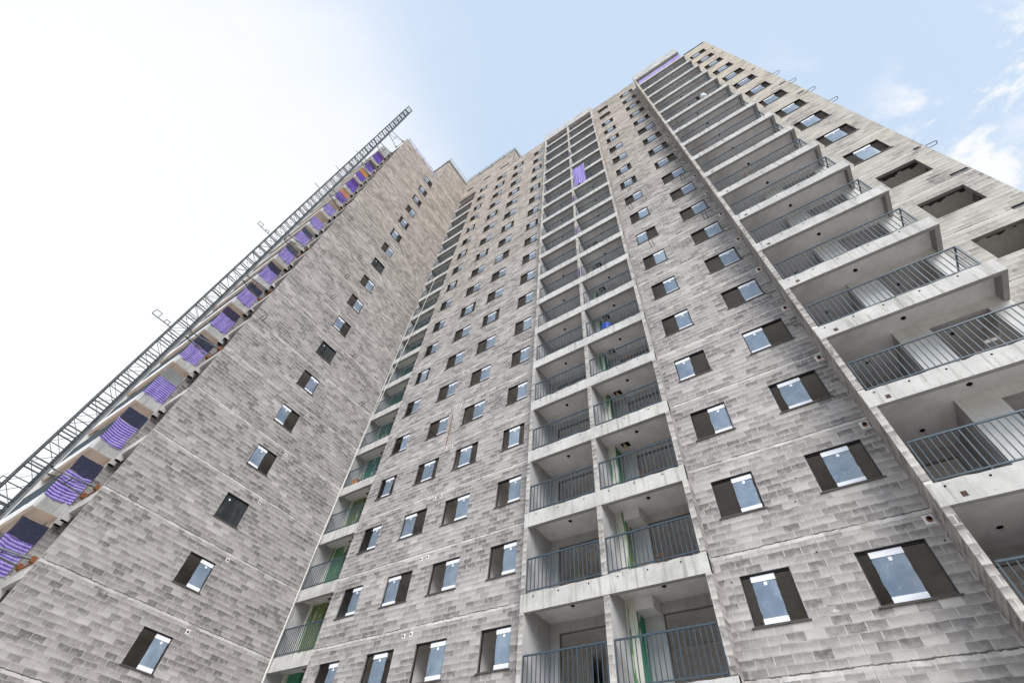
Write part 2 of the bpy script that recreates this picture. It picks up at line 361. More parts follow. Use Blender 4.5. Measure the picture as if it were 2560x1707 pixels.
# ------------------------------------------------------------------ mesh helpers
class MB:
    """collects faces and builds ONE mesh object"""
    def __init__(s): s.v = []; s.f = []; s.mi = []; s.uv = []; s.mats = []; s.sm = []
    def m(s, name):
        if name not in s.mats: s.mats.append(name)
        return s.mats.index(name)
    def face(s, pts, mat, uv=None, smooth=False):
        k = len(s.v); s.v += [tuple(p) for p in pts]; s.f.append(tuple(range(k, k+len(pts))))
        s.mi.append(s.m(mat)); s.sm.append(smooth)
        if uv is None:
            n = (Vector(pts[1])-Vector(pts[0])).cross(Vector(pts[2])-Vector(pts[0]))
            ax = max(range(3), key=lambda a: abs(n[a]))
            i, j = {0: (1, 2), 1: (0, 2), 2: (0, 1)}[ax]
            uv = [(p[i], p[j]) for p in pts]
        s.uv += list(uv)
    def grid(s, g, mat):
        k = len(s.v); nu = len(g[0])
        for row in g: s.v += [tuple(p) for p, _ in row]
        for j in range(len(g)-1):
            for i in range(nu-1):
                s.f.append((k+j*nu+i, k+j*nu+i+1, k+(j+1)*nu+i+1, k+(j+1)*nu+i)); s.mi.append(s.m(mat)); s.sm.append(True)
                s.uv += [g[j][i][1], g[j][i+1][1], g[j+1][i+1][1], g[j+1][i][1]]
    def box(s, x0, x1, y0, y1, z0, z1, mat, mats=None):
        """mats may override sides: keys '-x' '+x' '-y' '+y' '-z' '+z'"""
        mats = mats or {}
        a = [(x0, y0, z0), (x1, y0, z0), (x1, y1, z0), (x0, y1, z0), (x0, y0, z1), (x1, y0, z1), (x1, y1, z1), (x0, y1, z1)]
        for k, q in (('-z', (3, 2, 1, 0)), ('+z', (4, 5, 6, 7)), ('-y', (0, 1, 5, 4)), ('+x', (1, 2, 6, 5)), ('+y', (2, 3, 7, 6)), ('-x', (3, 0, 4, 7))):
            s.face([a[i] for i in q], mats.get(k, mat))
    def tube(s, p, q, r, mat, n=6, caps=True):
        p = Vector(p); q = Vector(q); d = (q-p)
        if d.length < 1e-6: return
        d.normalize(); a = d.orthogonal().normalized(); b = d.cross(a)
        A = [p+(a*math.cos(2*math.pi*i/n)+b*math.sin(2*math.pi*i/n))*r for i in range(n)]
        B = [x+(q-p) for x in A]
        for i in range(n):
            j = (i+1) % n
            s.face([A[i], A[j], B[j], B[i]], mat, smooth=n > 5)
        if caps: s.face(A[::-1], mat); s.face(B, mat)
    def path(s, pts, r, mat, n=6):
        for a, b in zip(pts, pts[1:]): s.tube(a, b, r, mat, n)
    def disc(s, c, axis, r, depth, mat, n=10):
        c = Vector(c); d = Vector(axis)*depth
        s.tube(c-d*.5, c+d*.5, r, mat, n)
    def build(s, name, parent=None, loc=None):
        me = bpy.data.meshes.new(name)
        me.from_pydata(s.v, [], s.f)
        for k in s.mats: me.materials.append(M[k])
        me.polygons.foreach_set('material_index', s.mi)
        me.polygons.foreach_set('use_smooth', s.sm)
        l = me.uv_layers.new(name='UVMap')
        l.data.foreach_set('uv', [c for u in s.uv for c in u])
        me.update()
        return obj(name, me, parent, loc)
def obj(name, me, parent=None, loc=None):
    o = bpy.data.objects.new(name, me); COL.objects.link(o)
    if parent is not None: o.parent = parent
    if loc: o.location = loc
    return o
def tag(o, label=None, cat=None, group=None, kind=None):
    if label: o['label'] = label
    if cat: o['category'] = cat
    if group: o['group'] = group
    if kind: o['kind'] = kind
    return o
def empty(name, loc=(0, 0, 0)):
    o = bpy.data.objects.new(name, None); COL.objects.link(o); o.location = loc; return o

def wall(mb, axis, c, inward, u0, u1, z0, z1, holes, mat, th=.14, back='room', jamb='jamb'):
    """wall in the plane axis=c (0: x=c, 1: y=c) with the face at c and thickness th towards 'inward'; rectangular holes"""
    us = sorted({u0, u1} | {min(max(h[k], u0), u1) for h in holes for k in (0, 1)})
    zs = sorted({z0, z1} | {min(max(h[k], z0), z1) for h in holes for k in (2, 3)})
    def solid(i, j):
        if i < 0 or j < 0 or i >= len(us)-1 or j >= len(zs)-1: return False
        a, b = (us[i]+us[i+1])/2, (zs[j]+zs[j+1])/2
        return not any(h[0] < a < h[1] and h[2] < b < h[3] for h in holes)
    P = (lambda u, d, z: (c+inward*d, u, z)) if axis == 0 else (lambda u, d, z: (u, c+inward*d, z))
    for i in range(len(us)-1):
        j = 0
        while j < len(zs)-1:
            if not solid(i, j): j += 1; continue
            a, b, s, t = us[i], us[i+1], zs[j], zs[j+1]
            mb.face([P(a, 0, s), P(b, 0, s), P(b, 0, t), P(a, 0, t)], mat)
            mb.face([P(a, th, s), P(a, th, t), P(b, th, t), P(b, th, s)], back)
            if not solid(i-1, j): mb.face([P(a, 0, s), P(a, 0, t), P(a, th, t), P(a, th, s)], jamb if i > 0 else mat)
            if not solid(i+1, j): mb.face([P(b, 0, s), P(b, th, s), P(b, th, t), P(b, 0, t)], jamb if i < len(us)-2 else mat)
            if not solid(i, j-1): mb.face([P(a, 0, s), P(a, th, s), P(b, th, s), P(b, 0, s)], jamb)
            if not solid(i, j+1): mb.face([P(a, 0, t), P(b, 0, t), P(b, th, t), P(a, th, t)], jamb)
            j += 1

# ------------------------------------------------------------------ dimensions
XW = -19.42                      # side wall of the wing, facing +X
YF = -9.45                       # front wall of the wing, facing -Y
YM, YR, YL = -.42, -1.10, -10.47 # balcony fronts: middle, right, on the wing
GR = 0.0
WIN = .0
cols = {'A': (-16.01, -14.87), 'B': (-13.41, -12.03), 'C': (-10.99, -9.61), 'D': (-8.18, -7.0), 'E': (0.0, 1.19), 'F': (2.615, 4.015), 'G': (9.67, 11.06)}
HW = 1.19
rows = range(-1, 19)

bld = empty('apartment_building', (-4, 0, 0))
tag(bld, 'tall unfinished grey concrete block apartment building with stacked balconies and film wrapped windows', 'building')
inv = Matrix.Translation((4, 0, 0))
def part(mb_or_mesh, name, parent=bld):
    o = mb_or_mesh.build(name, parent) if isinstance(mb_or_mesh, MB) else obj(name, mb_or_mesh, parent)
    if parent is bld: o.matrix_parent_inverse = inv
    return o

# ------------------------------------------------------------------ outer walls
mb = MB()
holes = [(XW-1, -16.75, -1, L(18, .62)), (-11.5, 0, L(18, 2.35), 99)]
for k in 'ABCD': holes += [(cols[k][0], cols[k][1], L(i)-HW, L(i)) for i in rows]
holes += [(-18.72, -17.65, L(19, .22), L(19, .78)), (-16.02, -14.95, L(19, .22), L(19, .78)), (-13.40, -12.05, L(19, .22), L(19, .78))]
wall(mb, 1, 0, 1, XW, -6.43, GR, L(20, 2.2), holes, 'block')
part(mb, 'wall')
mb = MB()
holes = []
for k in 'EF': holes += [(cols[k][0], cols[k][1], L(i)-HW, L(i)) for i in rows]
wall(mb, 1, 0, 1, -.54, 4.44, GR, L(18, 2.0), holes, 'block')
part(mb, 'wall')
mb = MB()
wall(mb, 1, 0, 1, 8.97, 11.70, GR, L(17, 2.03), [(cols['G'][0], cols['G'][1], L(i)-HW, L(i)) for i in range(-1, 18)], 'block_pale')
mb.box(11.56, 11.70, .143, 12, GR, L(17, 2.03), 'block_side')
part(mb, 'wall')
WY = (-5.352, -4.18)
mb = MB()
holes = [(WY[0], WY[1], L(i)-HW, L(i)) for i in range(-1, 18)]
holes += [(-99, -3.72, L(17, 2.4), 99)]
wall(mb, 0, XW, -1, YF, -.003, GR, L(20, 1.25), holes, 'block_side')
part(mb, 'wall')
# raised block at the back of the wing: its front and its roof slab
mb = MB()
wall(mb, 1, -3.72, 1, -27, XW-.143, L(17, 1.9), L(20, 1.25), [], 'block')
mb.box(-27, XW+.10, -3.86, -.01, L(20, 1.28), L(20, 1.52), 'beam')
mb.box(XW+.02, XW+.06, -3.6, -.05, L(20, .95), L(20, 1.28), 'jamb')
mb.box(XW-.1, -11.35, -.08, 9, L(20, 2.2), L(20, 2.42), 'beam')
wall(mb, 0, -11.5, -1, .143, 9, L(18, 2.0), L(20, 2.2), [], 'block_side')
part(mb, 'roof_block')
# front of the wing
mb = MB()
wall(mb, 1, YF, 1, -33, -22.24, GR, L(17, 2.3), [(-25.6, -23.6, L(i)-2.2+.02, L(i)) for i in range(-1, 17)], 'block')
wall(mb, 1, -8.25, 1, -22.1, XW-.143, GR, L(17, 2.3), [(-21.4, -20.1, L(i)-HW, L(i)) for i in range(-1, 18)], 'block')
wall(mb, 0, -22.1, -1, YF, -8.253, GR, L(17, 2.3), [], 'block_side')
for i in range(-1, 18):
    mb.box(-22.097, XW-.143, YF, YF+.13, L(i, -.02), L(i, .40), 'beam')
    mb.box(-22.097, XW-.143, YF+.133, -8.253, L(i, .22), L(i, .36), 'slab')
    for dx in (.02, .62):
        mb.box(-22.06+dx, -21.86+dx, YF-.05, YF+.18, L(i, -.30), L(i, -.022), 'beam', {'-z': 'hole'})
part(mb, 'wall')
# roof plates and the closing back
mb = MB()
mb.box(XW, -11.5, .3, 9, L(20, 2.0), L(20, 2.19), 'slab')
mb.box(XW+.01, -11.52, .143, 12, L(18, .63), L(18, .75), 'slab')
mb.box(-11.36, 8.9, .143, 12, L(18, .5), L(18, .62), 'slab')
mb.box(8.9, 11.55, .143, 12, L(17, .5), L(17, .62), 'slab')
mb.box(-33, XW-.15, YF+.2, 12, L(17, .5), L(17, .62), 'slab')
mb.box(-33, 11.7, 12.003, 12.15, GR, L(17, 2.0), 'block')
part(mb, 'roof')
# floor plates
for i in range(-2, 18):
    mb = MB()
    z0, z1 = L(i, .48), L(i, .597)
    mb.box(-16.6, -6.44, .145, 11.9, z0, z1, 'room')
    mb.box(-.53, 4.43, .145, 11.9, z0, z1, 'room')
    mb.box(8.98, 11.55, .145, 11.9, z0, z1, 'room')
    mb.box(XW+.02, -16.61, 1.25, 11.9, z0, z1, 'room')
    mb.box(-6.43, -.54, 1.33, 11.9, z0, z1, 'room')
    mb.box(4.44, 8.97, 2.0, 11.9, z0, z1, 'room')
    mb.box(-33, XW-.145, -8.1, 11.9, z0, z1, 'room')
    part(mb, 'floor_slab')
# unfinished dark strips on the ceilings behind the unglazed outer openings
rg = random.Random(5)
for i in range(0, 6):
    mb = MB(); x = 9.3
    while x < 11.3:
        w = rg.uniform(.04, .10); ph = .60+.05*math.sin(x*7+i)+.04*math.sin(x*19+i*2); mb.box(x, x+w-.001, .15, ph+rg.uniform(-.02, .02), L(i, .462), L(i, .479), 'sill'); x += w
    part(mb, 'raw_ceiling_strip')
# room partitions
mb = MB()
for x in (-14.3, -11.4, -8.6, 2.0):
    mb.box(x-.05, x+.05, .15, 4.2, GR, L(18, .4), 'room')
mb.box(-16.6, -6.5, 4.21, 4.3, GR, L(18, .4), 'room')
mb.box(-.5, 11.5, 4.21, 4.3, GR, L(18, .4), 'room')
mb.box(-6.4, -.6, 5.0, 5.1, GR, L(18, .4), 'room')
mb.box(-23.2, -23.1, -8.0, 0, GR, L(17, .4), 'room')
mb.box(-23.0, XW-.15, -3.35, -3.25, GR, L(17, .4), 'room')
mb.box(-23.0, XW-.15, -6.3, -6.2, GR, L(17, .4), 'room')
part(mb, 'partition')

# ------------------------------------------------------------------ balconies
def railing(mb, x0, x1, y, z, n_post=4, ends=True):
    top, bot = z+1.13, z+.10
    mb.box(x0, x1, y-.022, y+.022, top-.042, top, 'rail')
    mb.box(x0, x1, y-.018, y+.018, bot-.034, bot, 'rail')
    n = max(2, round((x1-x0)/.142))
    for k in range(n+1):
        x = x0+.012+(x1-x0-.024)*k/n
        post = (k % max(1, round(n/(n_post-1))) == 0) or k == n
        w = .016 if post else .0095
        mb.box(x-w, x+w, y-.013, y+.013, (z-.03 if post else bot-.001), top-.041, 'rail')
def tie_holes(mb, xs, y, z):
    for x in xs: mb.disc((x, y, z), (0, 1, 0), .024, .012, 'hole', 8)
rng = random.Random(4)
def ragged_beam(mb, x0, x1, y0, y1, z0, z1, mat, step=.22, under='under_shade'):
    """beam whose top front arris is chipped: front and top as strips"""
    n = max(1, int((x1-x0)/step))
    xs = [x0+(x1-x0)*k/n for k in range(n+1)]
    zs = [z1-abs(rng.gauss(0, .024)) for _ in xs]
    zs[0] = zs[-1] = z1
    for k in range(n):
        a, b, p, q = xs[k], xs[k+1], zs[k], zs[k+1]
        mb.face([(a, y0, z0), (b, y0, z0), (b, y0, q), (a, y0, p)], mat)
        mb.face([(a, y0, p), (b, y0, q), (b, y0+.06, z1+.004), (a, y0+.06, z1+.004)], mat)
        mb.face([(a, y0+.06, z1+.004), (b, y0+.06, z1+.004), (b, y1, z1), (a, y1, z1)], mat)
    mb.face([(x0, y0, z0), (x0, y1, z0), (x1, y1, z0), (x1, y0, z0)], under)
    mb.face([(x0, y1, z0), (x0, y1, z1), (x1, y1, z1), (x1, y1, z0)], mat)
    mb.face([(x0, y0, z0), (x0, y0, z1), (x0, y1, z1), (x0, y1, z0)], mat)
    mb.face([(x1, y0, z0), (x1, y1, z0), (x1, y1, z1), (x1, y0, z1)], mat)
def pipe_stub(mb, x, y, z, s=1.0):
    mb.box(x-.2*s, x+.2*s, y-.16*s, y+.16*s, z-.012, z+.02, 'hole')
    mb.tube((x-.05, y-.05, z+.01), (x+.06, y-.02, z-.24*s), .055*s, 'pipe_tan', 8)
    mb.tube((x-.16, y+.05, z-.06), (x+.03, y-.03, z-.10), .03*s, 'pipe_tan', 8)
def hatch(mb, x, y, z):
    mb.disc((x, y, z), (0, 0, 1), .065, .03, 'hole', 12)
    mb.path([(x, y, z), (x-.03, y, z-.07), (x+.02, y, z-.10), (x+.05, y, z-.04)], .004, 'hole', 4)

# piers of the middle and right balconies
for x0, x1, y0, y1, zt, inner in ((-6.43, -6.27, YM, 1.29, L(17, .05), '+x'), (-.70, -.54, YM, 1.29, L(17, .05), '-x'),
                                  (4.44, 4.60, YR, 1.98, L(17, -.02), '+x')):
    mb = MB()
    mb.box(x0, x1, y0, y1, GR, zt, 'block_pier', {inner: 'plaster', '+x' if inner == '-x' else '-x': 'block_side'})
    part(mb, 'pier')
mb = MB(); mb.box(-3.60, -3.42, YM+.015, 1.149, GR, L(17, .05), 'block_pier', {'+x': 'plaster', '-x': 'plaster'}); part(mb, 'pier')
# walls at the back of the balconies
mb = MB()
d_l = [(-5.95, -4.32, L(i)-2.2+.01, L(i, -.03)) for i in range(-2, 18)]
d_r = [(-2.52, -.92, L(i)-2.2+.01, L(i, -.03)) for i in range(-2, 18)]
wall(mb, 1, 1.15, 1, -6.267, -.703, GR, L(18, .05), d_l+d_r, 'plaster', .14)
part(mb, 'balcony_wall')
mb = MB()
z1 = L(17, 0)
hol = [(4.59, 6.28, L(i)-2.2+.0, L(i, .33)) for i in range(-2, 17)]
hol += [(7.07, 8.45, L(i)-2.2+.0, L(i, -.02)) for i in range(-2, 17)]
wall(mb, 1, 0, 1, 4.603, 8.967, GR, z1, hol, 'pillar', .14, jamb='plaster')
wall(mb, 1, 1.85, 1, 4.603, 6.4, GR, z1, [(4.85, 6.0, L(i)-2.2+.0, L(i, -.05)) for i in range(-2, 17)], 'plaster', .12)
mb.box(6.283, 6.40, .143, 1.847, GR, z1, 'plaster')
part(mb, 'balcony_wall')
mb = MB()
wall(mb, 1, 1.05, 1, XW+.003, -16.61, GR, L(18, .6), [(-18.0, -16.7, L(i)-2.2, L(i)) for i in range(-2, 18)], 'plaster', .14)
mb.box(XW-.13, XW, 0.003, 11.9, GR, L(18, .6), 'plaster')
mb.box(-16.749, -16.61, .145, 1.047, GR, L(18, .5), 'plaster')
part(mb, 'balcony_wall')

# middle balconies: one beam and slab spans both bays
for i in range(-1, 18):
    mb = MB()
    last = i == 17
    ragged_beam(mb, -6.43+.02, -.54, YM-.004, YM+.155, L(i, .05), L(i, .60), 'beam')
    mb.box(-6.415, -.545, YM+.158, 1.147, L(i, .28), L(i, .585), 'slab')
    tie_holes(mb, [-5.94, -5.05, -4.03, -3.1, -2.2, -1.25], YM-.006, L(i, .47))
    hatch(mb, -4.95, .25, L(i, .28)); hatch(mb, -2.05, .25, L(i, .28))
    if i > 0: pipe_stub(mb, -2.72, .72, L(i, .28), .8)
    b = part(mb, 'balcony')
    if not last:
        for x0, x1 in ((-6.25, -3.63), (-3.40, -.73)):
            r = MB(); railing(r, x0, x1, YM+.05, L(i, .60)); r.build('railing', b)
    # boarded pipe shaft in the corner of the right bay
    if i < 17:
        s = MB(); zz0, zz1 = L(i, .588), L(i+1, .277)
        s.box(-3.417, -3.10, .60, 1.147, zz0, zz1, 'cream', {'+x': 'green'})
        if i < 1:
            s.box(-3.098, -2.55, .55, 1.147, L(i+1, -.06), zz1, 'slab')
        s.build('shaft_box', b)
# crown of the middle balconies with a timber guard in the opening below it
mb = MB()
mb.box(-6.43, -.54, YM-.02, YM+.14, L(18, .02), L(18, 2.05), 'beam')
mb.box(-6.43, -6.29, YM+.143, .6, L(18, .02), L(18, 2.05), 'beam'); mb.box(-.68, -.54, YM+.143, .6, L(18, .02), L(18, 2.05), 'beam')
mb.box(-6.43, -.54, YM+.145, 1.2, L(18, .0), L(18, .018), 'slab')
mb.box(-6.43, -6.27, YM, .2, L(17, .60), L(18, .0), 'beam'); mb.box(-.70, -.54, YM, .2, L(17, .6), L(18, .0), 'beam')
mb.box(-3.6, -3.42, YM, .2, L(17, .60), L(18, .0), 'beam')
part(mb, 'parapet')
def timber_guard(x0, x1, y, z):
    mb = MB()
    mb.box(x0, x1, y, y+.03, z+.02, z+.62, 'timber'); mb.box(x0, x1, y-.01, y+.03, z+1.05, z+1.17, 'timber')
    mb.box(x0, x1, y-.01, y+.03, z+1.5, z+1.6, 'steel_dark')
    n = 5
    for k in range(n+1):
        x = x0+(x1-x0)*k/n
        mb.box(x-.03, x+.03, y-.045, y-.012, z, z+2.15, 'timber')
    return part(mb, 'timber_guard')
timber_guard(-6.2, -3.65, YM+.22, L(17, .6)); timber_guard(-3.37, -.75, YM+.22, L(17, .6)); timber_guard(XW+.1, -16.8, .2, L(17, .65))

# right balconies
for i in range(-1, 17):
    mb = MB()
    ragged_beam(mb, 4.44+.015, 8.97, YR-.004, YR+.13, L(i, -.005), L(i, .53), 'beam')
    mb.box(8.83, 8.968, YR+.133, -.003, L(i, -.003), L(i, .527), 'beam', {'-z': 'under_shade', '-x': 'under_shade'})
    mb.box(4.59, 8.827, YR+.133, -.003, L(i, .30), L(i, .52), 'slab')
    mb.box(4.603, 6.28, -.001, 1.847, L(i, .30), L(i, .52), 'slab')
    mb.box(7.07, 8.45, .002, 2.0, L(i, .32), L(i, .52), 'slab')
    tie_holes(mb, [4.74, 5.52, 6.3, 7.2, 8.1], YR-.006, L(i, .40))
    mb.box(4.89, 4.995, YR-.008, YR+.01, L(i, .10), L(i, .215), 'rebar')
    mb.box(6.62, 6.626, YR-.007, YR, L(i, .0), L(i, .52), 'jamb')
    hatch(mb, 6.65, -.43, L(i, .30)); hatch(mb, 5.5, .85, L(i, .30)); hatch(mb, 7.75, .9, L(i, .32))
    pipe_stub(mb, 4.86, 1.3, L(i, .30), .8)
    b = part(mb, 'balcony')
    r = MB()
    railing(r, 4.66, 8.72, YR+.07, L(i, .53), 5)
    z = L(i, .53)
    r.box(8.70, 8.74, YR+.093, -.01, z+1.09, z+1.13, 'rail'); r.box(8.70, 8.735, YR+.093, -.01, z+.066, z+.10, 'rail')
    for k in range(1, 7):
        y = YR+.07+k*.15; r.box(8.708, 8.727, y-.01, y+.01, z+.1, z+1.09, 'rail')
    r.box(8.695, 8.745, YR+.045, YR+.095, z-.03, z+1.13, 'rail')
    r.build('railing', b)
mb = MB()
mb.box(4.44, 8.97, YR-.01, YR+.13, L(17, -.02), L(17, 2.03), 'beam')
mb.box(8.83, 8.97, YR+.133, .3, L(17, -.02), L(17, 2.03), 'beam'); mb.box(4.44, 4.58, YR+.133, .3, L(17, -.02), L(17, 2.03), 'beam')
mb.box(4.59, 8.82, YR+.133, .3, L(17, .3), L(17, .5), 'slab')
part(mb, 'parapet')

# inner corner balconies
for i in range(-1, 18):
    mb = MB()
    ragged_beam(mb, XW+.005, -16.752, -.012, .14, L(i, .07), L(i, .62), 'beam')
    mb.box(XW+.004, -16.755, .143, 1.047, L(i, .28), L(i, .60), 'slab')
    hatch(mb, -17.5, .5, L(i, .28))
    pipe_stub(mb, -17.9, .8, L(i, .28), .8)
    b = part(mb, 'balcony')
    if i < 17:
        r = MB(); railing(r, XW+.06, -16.79, .03, L(i, .62), 3); r.build('railing', b)
        s = MB(); s.box(XW+.006, -19.20, .82, 1.047, L(i, .603), L(i+1, .277), 'cream')
        s.box(-19.197, -18.35, .93, 1.047, L(i, .603), L(i+1, .277), 'green'); s.build('shaft_box', b)

# balconies on the front of the wing
for i in range(-1, 17):
    mb = MB()
    ragged_beam(mb, -26.84, -22.10, YL, YL+.13, L(i, .0), L(i, .56), 'glare_patch_white', under='peach')
    mb.box(-22.24, -22.102, YL+.133, YF-.003, L(i, .0), L(i, .555), 'beam', {'-z': 'peach'})
    mb.box(-26.7, -22.243, YL+.133, YF-.003, L(i, .30), L(i, .55), 'peach')
    b = part(mb, 'balcony')
    r = MB(); railing(r, -26.6, -22.18, YL+.06, L(i, .56), 5)
    r.box(-22.19, -22.15, YL+.083, YF-.01, L(i, 1.64), L(i, 1.68), 'rail')
    for k in range(1, 7): r.box(-22.18, -22.16, YL+.06+k*.14, YL+.08+k*.14, L(i, .62), L(i, 1.64), 'rail')
    r.build('railing', b)
    # the wall behind each bay is rendered
mb = MB()
mb.box(-26.98, -26.845, YL, YF-.003, GR, L(17, 0), 'pillar')
part(mb, 'pier')
mb = MB()
mb.box(-26.84, -22.10, YL, YL+.14, L(17, .0), L(17, 2.05), 'beam'); mb.box(-22.24, -22.10, YL+.143, YF+.4, L(17, .0), L(17, 2.05), 'beam')
mb.box(-26.7, -22.25, YL+.143, YF-.003, L(17, .28), L(17, .5), 'peach')
part(mb, 'parapet')
mb = MB(); mb.box(-23.58, -22.243, YF-.012, YF-.003, GR, L(17, 0), 'peach'); part(mb, 'balcony_wall')

# ------------------------------------------------------------------ windows
def film_mesh(mb, u0, u1, z0, z1, P, seed):
    rg = random.Random(seed); nu, nz = 6, 9
    g = []
    for j in range(nz+1):
        row = []
        for i in range(nu+1):
            u = u0+(u1-u0)*i/nu; z = z0+(z1-z0)*j/nz
            if i in (0, nu) and 0 < j < nz: u += rg.gauss(0, .005)+(-.020 if i == 0 else .004)*math.sin(math.pi*j/nz)
            d = -.006-abs(rg.gauss(0, .004)) if 0 < i < nu else 0.004
            row.append((P(u, d, z), (u, z)))
        g.append(row)
    mb.grid(g, 'film')
def make_window(axis, w, leaf, seed):
    """meshes in local coordinates: u to the right seen from outside (for axis 0 along +Y), origin at the lower left of the opening"""
    P = (lambda u, d, z: (-d, u, z)) if axis == 0 else (lambda u, d, z: (u, d, z))
    def bx(mb, u0, u1, d0, d1, z0, z1, mat):
        a = P(u0, d0, z0); b = P(u1, d1, z1)
        mb.box(min(a[0], b[0]), max(a[0], b[0]), min(a[1], b[1]), max(a[1], b[1]), z0, z1, mat)
    fr = MB()
    d0, d1 = .055, .115
    bx(fr, .001, .03, d0, d1, .001, HW-.001, 'frame'); bx(fr, w-.03, w-.001, d0, d1, .001, HW-.001, 'frame')
    bx(fr, .031, w-.031, d0, d1, HW-.05, HW-.001, 'frame'); bx(fr, .031, w-.031, d0, d1, .001, .03, 'frame')
    bx(fr, .001, w-.001, .003, d0-.001, HW-.020, HW-.0012, 'frame')
    bx(fr, -.05, w+.05, -.035, -.001, -.035, -.004, 'sill'); bx(fr, .002, w-.002, -.034, d0-.001, .0015, .012, 'sill')
    pieces = []
    lw = w*.475
    if leaf == 'X':        # closed: two dark panes
        g = MB(); bx(g, .031, w-.031, .082, .09, .031, HW-.051, 'glass'); pieces.append(('pane', g))
        f2 = MB(); bx(f2, w*.5-.025, w*.5+.025, .06, .081, .031, HW-.051, 'frame'); pieces.append(('mullion', f2))
        lb = MB(); bx(lb, w*.2, w*.2+.07, .078, .0815, HW-.28, HW-.2, 'foam'); pieces.append(('sticker', lb))
    elif leaf:
        u0 = {'L': .034, 'R': w-.034-lw, 'C': (w-lw)*.52, 'D': (w-lw)*.36}[leaf]
        u0 += random.Random(seed*7+3).uniform(-.02, .035)*(1 if leaf in 'CDL' else -1)
        u0 = min(max(u0, .032), w-.032-lw)
        g = MB(); film_mesh(g, u0+.012, u0+lw-.012, .16, HW-.185, lambda u, d, z: P(u, d+.07, z), seed)
        pieces.append(('pane', g))
        t = MB(); bx(t, u0, u0+lw, .050, .10, HW-.19, HW-.052, 'foam'); pieces.append(('foam_strip', t))
        t = MB(); bx(t, u0+.004, u0+lw-.006, .046, .10, .031, .165, 'foam'); pieces.append(('foam_strip', t))
        lb = MB(); bx(lb, u0+lw*.48, u0+lw*.48+.075, .052, .056, HW-.30, HW-.215, 'foam'); pieces.append(('sticker', lb))
    return fr, pieces
PAT = {'A': 'RRRRCRRCRRRCRCRCRCRC', 'B': 'RCLLCRRRRCRRCRRCRRCR', 'C': 'RRRRDRRRCRRLRCRRCRRC', 'D': 'RRRRCRRRRRRRCRRCRCRR',
       'E': 'DDRRLRRRLRRCCDRCDC0R', 'F': 'CDCDLRRRRRRDCCRCDCCC', 'G': '0000000CCCCDCCDCCCD', 'W': 'RRRXLLRXLRRXRDCRDDL'}
PAT['E'] = 'DDRRLRRRLRRCCRRCCC0'+'0'
spec = []
for k in 'ABCDEFG':
    for n, i in enumerate(rows if k != 'G' else range(-1, 18)):
        leaf = PAT[k][n] if n < len(PAT[k]) else 'C'
        spec.append((k, 1, cols[k][0], cols[k][1]-cols[k][0], i, leaf))
for n, i in enumerate(range(-1, 18)): spec.append(('W', 0, WY[0], WY[1]-WY[0], i, PAT['W'][n]))
def area(s):
    k, ax, u, w, i, leaf = s
    P = (lambda a, z: (XW, a, z)) if ax == 0 else (lambda a, z: (a, 0, z))
    q = [to_px(P(a, z)) for a, z in ((u, L(i)-HW), (u+w, L(i)-HW), (u+w, L(i)), (u, L(i)))]
    if any(p is None for p in q): return 0
    q = [(min(max(x, 0), 2560), min(max(y, 0), 1707)) for x, y in q]
    return abs(sum(q[n][0]*q[(n+1) % 4][1]-q[(n+1) % 4][0]*q[n][1] for n in range(4)))/2
spec = [s for s in spec if area(s) > 0 and s[5] != '0']
spec.sort(key=area, reverse=True)
cache = {}
stuff = MB()
for n, s in enumerate(spec):
    k, ax, u, w, i, leaf = s
    o = (XW, u, L(i)-HW) if ax == 0 else (u, 0, L(i)-HW)
    fr, pieces = make_window(ax, w, leaf, n)
    if n < 100:
        wn = fr.build('window', bld, o); wn.matrix_parent_inverse = inv
        for nm, pm in pieces: pm.build(nm, wn)
    else:
        for q in [fr]+[pm for _, pm in pieces]:
            mp = [stuff.m(t) for t in q.mats]
            off = len(stuff.v)
            stuff.v += [(x+o[0], y+o[1], z+o[2]) for x, y, z in q.v]
            stuff.f += [tuple(a+off for a in f) for f in q.f]
            stuff.mi += [mp[t] for t in q.mi]; stuff.uv += [(a+n*1.7, b+n*.9) for a, b in q.uv]; stuff.sm += q.sm
if stuff.v:
    o = part(stuff, 'window'); o['kind'] = 'stuff'

# ------------------------------------------------------------------ small fittings on the walls
def loop_mesh(axis):
    mb = MB(); h, w, r = .46, .17, .015
    if axis == 1: pts = [(0, .02, 0), (0, -h+.06, .0), (.03, -h, 0), (w-.03, -h, 0), (w, -h+.06, 0), (w, .02, 0)]
    else: pts = [(-.02, 0, 0), (h-.06, 0, 0), (h, .03, 0), (h, w-.03, 0), (h-.06, w, 0), (-.02, w, 0)]
    mb.path(pts, r, 'rebar', 5)
    for p in (pts[0], pts[-1]): mb.disc(p, (0, 1, 0) if axis == 1 else (1, 0, 0), .028, .05, 'hole', 6)
    return mb
lf = loop_mesh(1).build('anchor_loop', bld); lf.matrix_parent_inverse = inv; lf.location = (.30, 0, L(10, .70))
lw_ = loop_mesh(0).build('anchor_loop', bld); lw_.matrix_parent_inverse = inv; lw_.location = (XW, -8.87, L(10, .70))
def loop_copy(src, loc):
    c = src.copy(); COL.objects.link(c); c.parent = bld; c.matrix_parent_inverse = inv; c.location = loc
